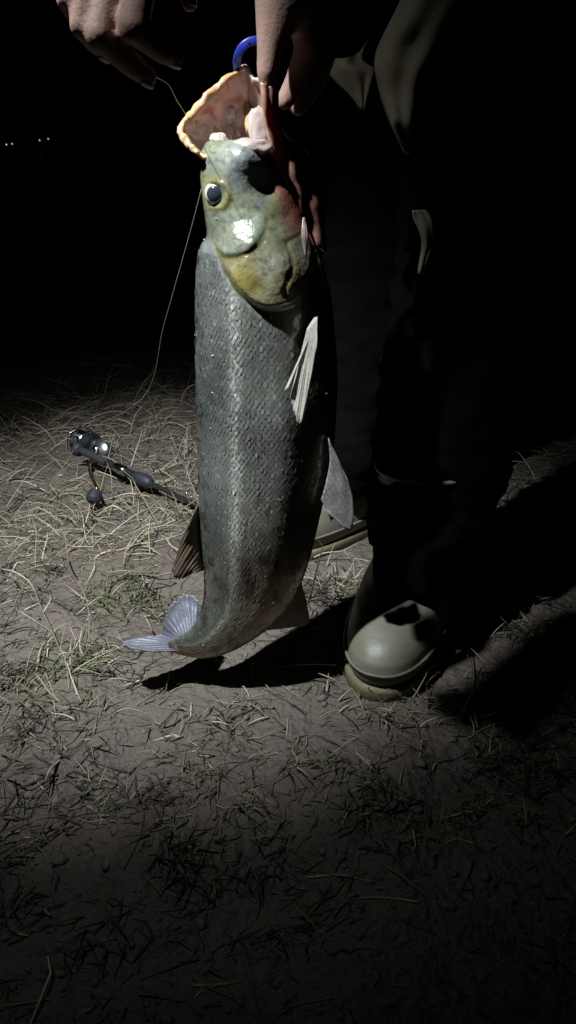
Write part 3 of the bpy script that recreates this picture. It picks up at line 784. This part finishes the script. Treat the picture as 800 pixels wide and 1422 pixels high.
# reel
rc = P(133, 622, g0.y + .05); side = Vector((-.25, -.8, .45)).normalized()
rx = Vector((-.86, .38, .34)).normalized(); rx = (rx - side * rx.dot(side)).normalized(); ru = rx.cross(side)
reel = lathe('reel_body', rc - rx * .012, side, [(-.016, .012), (-.014, .019), (.012, .0205), (.016, .013)], M['gunmetal'], rod)
tube('reel_foot', [rc - rx * .004 - ru * .016 * 0 + side * .004, rc + Vector((.004, -.012, -.022)), rc + Vector((.010, -.01, -.045)), rc + Vector((.028, 0, -.052))], [.0045, .0036, .0036, .005], M['gold'], reel, 10, 18)
lathe('rotor', rc + rx * .004, rx, [(0, .017), (.004, .0245), (.020, .0245), (.022, .0215)], M['black_plastic'], reel)
spool = lathe('spool', rc + rx * .024, rx, [(0, .0225), (.003, .0235), (.004, .018), (.018, .0175), (.0185, .0235), (.022, .0235), (.0235, .015), (.03, .012), (.0305, .004)], M['steel'], reel)
tube('bail_wire', [rc + rx * .012 + ru * .028, rc + rx * .034 + ru * .027 + side * .012, rc + rx * .046 + side * .03, rc + rx * .034 - ru * .027 + side * .012, rc + rx * .012 - ru * .028], .0012, M['steel'], reel, 8, 30)
kn = G(134, 690, .020); arm0 = rc - rx * .012 + side * .018
tube('handle_arm', [arm0, arm0 + (kn - arm0) * .45 + Vector((-.012, 0, .003)), kn + Vector((.002, 0, .014))], [.0032, .0028, .0026], M['gold'], reel, 8, 16)
lathe('handle_knob', kn + Vector((0, .004, .010)), (-.15, -.8, -.5), [(0, .005), (.003, .0105), (.012, .0125), (.020, .0118), (.0245, .007)], M['knob'], reel)
lathe('drag_screw', arm0, side, [(0, .006), (.004, .006), (.006, .003)], M['steel'], reel, 12)

# ------------------------------------------------------------------ fishing line
tip0 = P(232, 112, .60)
fl = tube('fishing_line', [P(280, 262, .742), P(262, 330, .80), P(228, 450, .95), P(200, 550, 1.15), rc + rx * .03 + Vector((.02, 0, .024))], .00036, M['line'], None, 5, 40)
tag(fl, 'thin pale fishing line running from the fish head down to the reel', 'fishing line', 'fishing lines')
f2 = tube('fishing_line', [P(214, 106, .600), P(234, 118, .62), P(246, 140, .67), P(262, 165, .712)], .00028, M['line'], None, 5, 20)
tag(f2, 'short fishing line between the fingertips and the open mouth of the fish', 'fishing line', 'fishing lines')

# ------------------------------------------------------------------ dead grass, shoots and crumbs of mud
STRAW = [(.36, .32, .235), (.31, .27, .19), (.42, .38, .29), (.24, .20, .14), (.15, .12, .085)]
DARK = [(.05, .042, .034), (.07, .058, .045), (.035, .032, .026), (.10, .085, .06)]  # dark litter tones, also standing in for small shadows on near mud
GREEN = [(.10, .13, .055), (.13, .15, .07), (.17, .17, .09)]
class Blades:
    def __init__(s): s.V = []; s.F = []; s.T = []
    def add(s, pts, w, tint):
        """three-sided tapering stem through pts"""
        k = len(pts); b0 = len(s.V)
        t = (pts[-1] - pts[0])
        if t.length < 1e-6: return
        t.normalize(); u = t.orthogonal().normalized(); u.rotate(Matrix.Rotation(random.uniform(0, 6.28), 3, t)); v = t.cross(u)
        for i, p in enumerate(pts):
            r = w * (1 - .75 * (i / (k - 1)) ** 1.5)
            s.V.append(p + u * r); s.V.append(p - u * r * .8 + v * r * .35); s.V.append(p - u * r * .6 - v * r * .35)
            for _ in range(3): s.T.append(tint)
        for i in range(k - 1):
            for j in range(3):
                a = b0 + i * 3 + j; b = b0 + i * 3 + (j + 1) % 3
                s.F.append((a, b, b + 3, a + 3))
    def build(s, name, m, parent=None):
        return fast_mesh(name, [tuple(v) for v in s.V], s.F, m, parent, tint=np.array(s.T))
def stem_pts(x, y, ln, az, el, curl, k=6, z0=None, wig=.25, cling=False):
    p = Vector((x, y, gz(x, y) + (.001 if z0 is None else z0))); pts = [p.copy()]
    kink = random.randint(1, k - 2)
    for i in range(k - 1):
        az += random.gauss(0, wig * .35); el += curl * .6 + random.gauss(0, wig * .25)
        if i == kink: az += random.gauss(0, .75); el += random.gauss(-.1, .3)
        p = p + Vector((math.cos(az) * math.cos(el), math.sin(az) * math.cos(el), math.sin(el))) * (ln / (k - 1))
        zg = gz(p.x, p.y) + .0008
        if p.z < zg or cling: p.z = max(zg, p.z if not cling else zg + .001)
        pts.append(p.copy())
    return pts
def tinted(pal, j=.15):
    c = np.array(random.choice(pal)); return np.clip(c * (1 + random.gauss(0, j)), .01, .7)
def blocked(x, y):
    return math.hypot((x - .165) / .07, (y - .80) / .15) < 1 or math.hypot((x - .05) / .09, (y - 1.10) / .13) < 1
def density(x, y):
    """straw cover over the bank: thick further off, thinner with bare mud close by"""
    d = .16 + .84 * sstep(.92, 1.2, y) * (1 - .35 * sstep(-.1, .3, x))
    d *= .35 + 1.3 * sstep(-.25, .35, noise.noise(Vector((x * 4.2, y * 4.2, 21))) + .35 * noise.noise(Vector((x * 11, y * 11, 4))))
    return d
bl = Blades(); n_made = 0
while n_made < 5600:
    y = .36 + 1.9 * random.random() ** 1.1; x = random.uniform(-.62, .62) * (0.55 + y * .62)
    if blocked(x, y) or random.random() > density(x, y): continue
    n_made += 1
    ln = random.choice((.018, .025, .035, .05, .075)) * random.uniform(.7, 1.4) * (1.15 if y > 1 else .9)
    el = random.choice((.05, .1, .25, .5, .9)) * random.uniform(.5, 1.3)
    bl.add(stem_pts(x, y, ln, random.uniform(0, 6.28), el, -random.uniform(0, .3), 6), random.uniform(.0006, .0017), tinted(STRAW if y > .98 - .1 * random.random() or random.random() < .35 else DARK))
# tiny broken bits pressed in the mud
for _ in range(2600):
    y = .34 + 1.5 * random.random() ** 1.2; x = random.uniform(-.6, .6) * (.5 + y * .6)
    if blocked(x, y): continue
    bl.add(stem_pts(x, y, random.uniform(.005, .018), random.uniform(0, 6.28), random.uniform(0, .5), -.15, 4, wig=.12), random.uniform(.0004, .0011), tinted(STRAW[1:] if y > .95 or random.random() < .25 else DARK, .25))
# trampled dark clumps on the near mud, partly in place of clod shadows
n_made = 0
while n_made < 260:
    y = random.uniform(.40, 1.0); x = random.uniform(-.6, .6) * (.5 + y * .6)
    if blocked(x, y) or noise.noise(Vector((x * 5 + 3, y * 5, 12))) < -.05: continue
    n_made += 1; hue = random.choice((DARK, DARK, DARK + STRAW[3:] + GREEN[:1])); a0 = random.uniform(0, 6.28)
    for _ in range(random.randint(5, 15)):
        bl.add(stem_pts(x + random.gauss(0, .012), y + random.gauss(0, .010), random.uniform(.012, .042), a0 + random.gauss(0, 1.1), random.uniform(.1, .9), -.28, 5, wig=.4), random.uniform(.0006, .0015), tinted(hue, .3))
# long straws arching over the far side
for _ in range(560):
    y = random.uniform(1.0, 1.75); x = random.uniform(-.62, .12) * (.5 + y * .6)
    if blocked(x, y): continue
    bl.add(stem_pts(x, y, random.uniform(.05, .12), random.uniform(0, 6.28), random.uniform(.2, 1.0), -.2, 8, wig=.35), random.uniform(.0009, .0018), tinted(STRAW[:3]))
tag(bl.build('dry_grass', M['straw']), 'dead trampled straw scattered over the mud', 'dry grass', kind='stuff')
# low living shoots
gb = Blades(); n_made = 0
while n_made < 330:
    y = random.uniform(.5, 1.35); x = random.uniform(-.6, .6) * (.5 + y * .6)
    if blocked(x, y) or noise.noise(Vector((x * 3.1 + 7, y * 3.1, 2))) < -.02: continue
    n_made += 1
    for _ in range(random.randint(4, 9)):
        gb.add(stem_pts(x + random.gauss(0, .006), y + random.gauss(0, .006), random.uniform(.012, .034), random.uniform(0, 6.28), random.uniform(.3, 1.1), -.22, 5), random.uniform(.0007, .0014),
               tinted(GREEN if random.random() < .5 else STRAW))
tag(gb.build('short_grass', M['straw']), 'short greenish grass shoots coming up through the mud', 'grass', kind='stuff')
# crumbs of mud
cv, cf = [], []
ico = bmesh.new(); bmesh.ops.create_icosphere(ico, subdivisions=1, radius=1); IV = [v.co.copy() for v in ico.verts]; IFc = [[v.index for v in f.verts] for f in ico.faces]; ico.free()
for _ in range(6500):
    y = .34 + 1.5 * random.random() ** 1.15; x = random.uniform(-.6, .6) * (.5 + y * .6)
    if blocked(x, y): continue
    r = .0012 + .0042 * random.random() ** 5; z = gz(x, y); b0 = len(cv)
    ax_, ay_, az_ = (random.uniform(.6, 1.5) for _ in range(3))
    for v in IV:
        w = r * (1 + .9 * noise.noise(v * 1.7 + Vector((x * 90, y * 90, 0))))
        cv.append((x + v.x * w * ax_, y + v.y * w * ay_, z + v.z * w * az_ * .45 + r * .05))
    for f in IFc: cf.append([b0 + i for i in f])
tag(fast_mesh('mud_crumbs', cv, cf, M['clod']), 'small crumbs of mud lying on the ground', 'mud crumbs', kind='stuff')

# single plants one can point at
def px_stalk(name, label, cat, paths, w, pal, group=None):
    """paths: lists of (px, py, height above ground, ) with the ground point of the first; the stalk stands at that depth"""
    root = G(paths[0][0][0], paths[0][0][1]); t = empty(name, (root.x, root.y, 0)); tag(t, label, cat, group)
    for i, pth in enumerate(paths):
        pts = [P(a, b_, root.y + dy) for a, b_, dy in pth]
        c = [Vector(v) for v in catmull([tuple(p) for p in pts], max(6, 3 * len(pts)))]
        bb = Blades(); bb.add(c, w * (1 if i == 0 else .7), tinted(pal, .05)); bb.build('stem' if i == 0 else 'side_shoot', M['straw'], t)
    return t
PALE = [(.40, .36, .28)]
px_stalk('dry_stalk', 'tall bent dry stalk standing right of the near boot', 'dry plant',
         [[(634, 1004, 0), (648, 978, 0), (660, 950, 0), (659, 925, 0), (657, 905, 0)], [(657, 905, 0), (664, 900, -.004), (675, 903, -.006)], [(658, 912, 0), (651, 904, .004), (655, 899, .004)], [(660, 945, 0), (668, 932, .004)]], .0017, PALE)
px_stalk('dry_stalk', 'pale branched dead stalk left of the tail fin', 'dry plant',
         [[(119, 905, 0), (124, 880, 0), (122, 840, 0), (112, 815, 0), (98, 795, 0), (93, 765, 0), (90, 738, 0)], [(98, 800, 0), (88, 802, -.01), (78, 810, -.01)], [(112, 815, 0), (118, 832, .0), (104, 830, -.01)], [(96, 780, 0), (105, 800, .01), (118, 812, .012)]], .0019, PALE)
px_stalk('dry_stalk', 'long pale dead stalk slanting across the left edge of the bank', 'dry plant',
         [[(88, 912, 0), (74, 880, 0), (58, 845, 0), (44, 812, 0), (22, 795, 0), (2, 790, 0)], [(74, 880, 0), (48, 862, -.01), (22, 846, -.012)], [(60, 850, 0), (70, 832, .01), (66, 815, .012)]], .0018, PALE)
px_stalk('dry_stalk', 'thin dry straw standing just left of the fish belly', 'dry plant',
         [[(274, 690, 0), (262, 660, 0), (256, 625, 0), (262, 600, 0)], [(258, 640, 0), (246, 625, -.02), (236, 600, -.02)], [(262, 660, 0), (272, 642, .0)]], .0017, PALE)
px_stalk('dry_stalk', 'single dry blade crossing in front of the far boot', 'dry plant',
         [[(436, 774, -.03), (450, 768, -.03), (468, 766, -.03), (478, 764, -.03), (498, 753, -.03)], [(478, 764, -.03), (482, 770, -.034), (492, 771, -.036)]], .0014, PALE)
def tuft(name, label, px, py, n, spread, ln, pal, seed):
    random.seed(seed); r0 = G(px, py); t = empty(name, (r0.x, r0.y, 0)); tag(t, label, 'grass tuft', 'grass tufts')
    bb = Blades()
    for _ in range(n):
        x = r0.x + random.gauss(0, spread); y = r0.y + random.gauss(0, spread)
        bb.add(stem_pts(x, y, ln * random.uniform(.5, 1.3), random.uniform(0, 6.28), random.uniform(.5, 1.3), -.22, 6), random.uniform(.0008, .0016), tinted(pal))
    tag(bb.build('blades', M['straw'], t), kind='stuff')
mix = GREEN + STRAW[:3]
tuft('grass_tuft', 'green and straw grass tuft above the tail fin', 182, 826, 90, .034, .045, GREEN + GREEN + STRAW[:2], 1)
tuft('grass_tuft', 'straw coloured grass tuft below the long slanting stalk', 88, 940, 90, .034, .040, mix, 2)
tuft('grass_tuft', 'small grass tuft right of the tall bent stalk', 722, 952, 34, .016, .042, mix, 3)
tuft('grass_tuft', 'grass tuft at the right edge of the picture', 786, 905, 40, .020, .050, mix, 4)
tuft('grass_tuft', 'grass tuft at the toe of the near boot', 612, 985, 60, .030, .034, mix, 5)
tuft('grass_tuft', 'trampled grass tuft on the lit mud between the boots', 470, 815, 46, .024, .030, STRAW[:3], 6)
tuft('grass_tuft', 'grass tuft in front of the boot sole', 505, 985, 50, .028, .030, mix, 8)
tuft('grass_tuft', 'dark grass tuft in the shadow edge below the tail', 330, 985, 30, .022, .034, mix, 9)
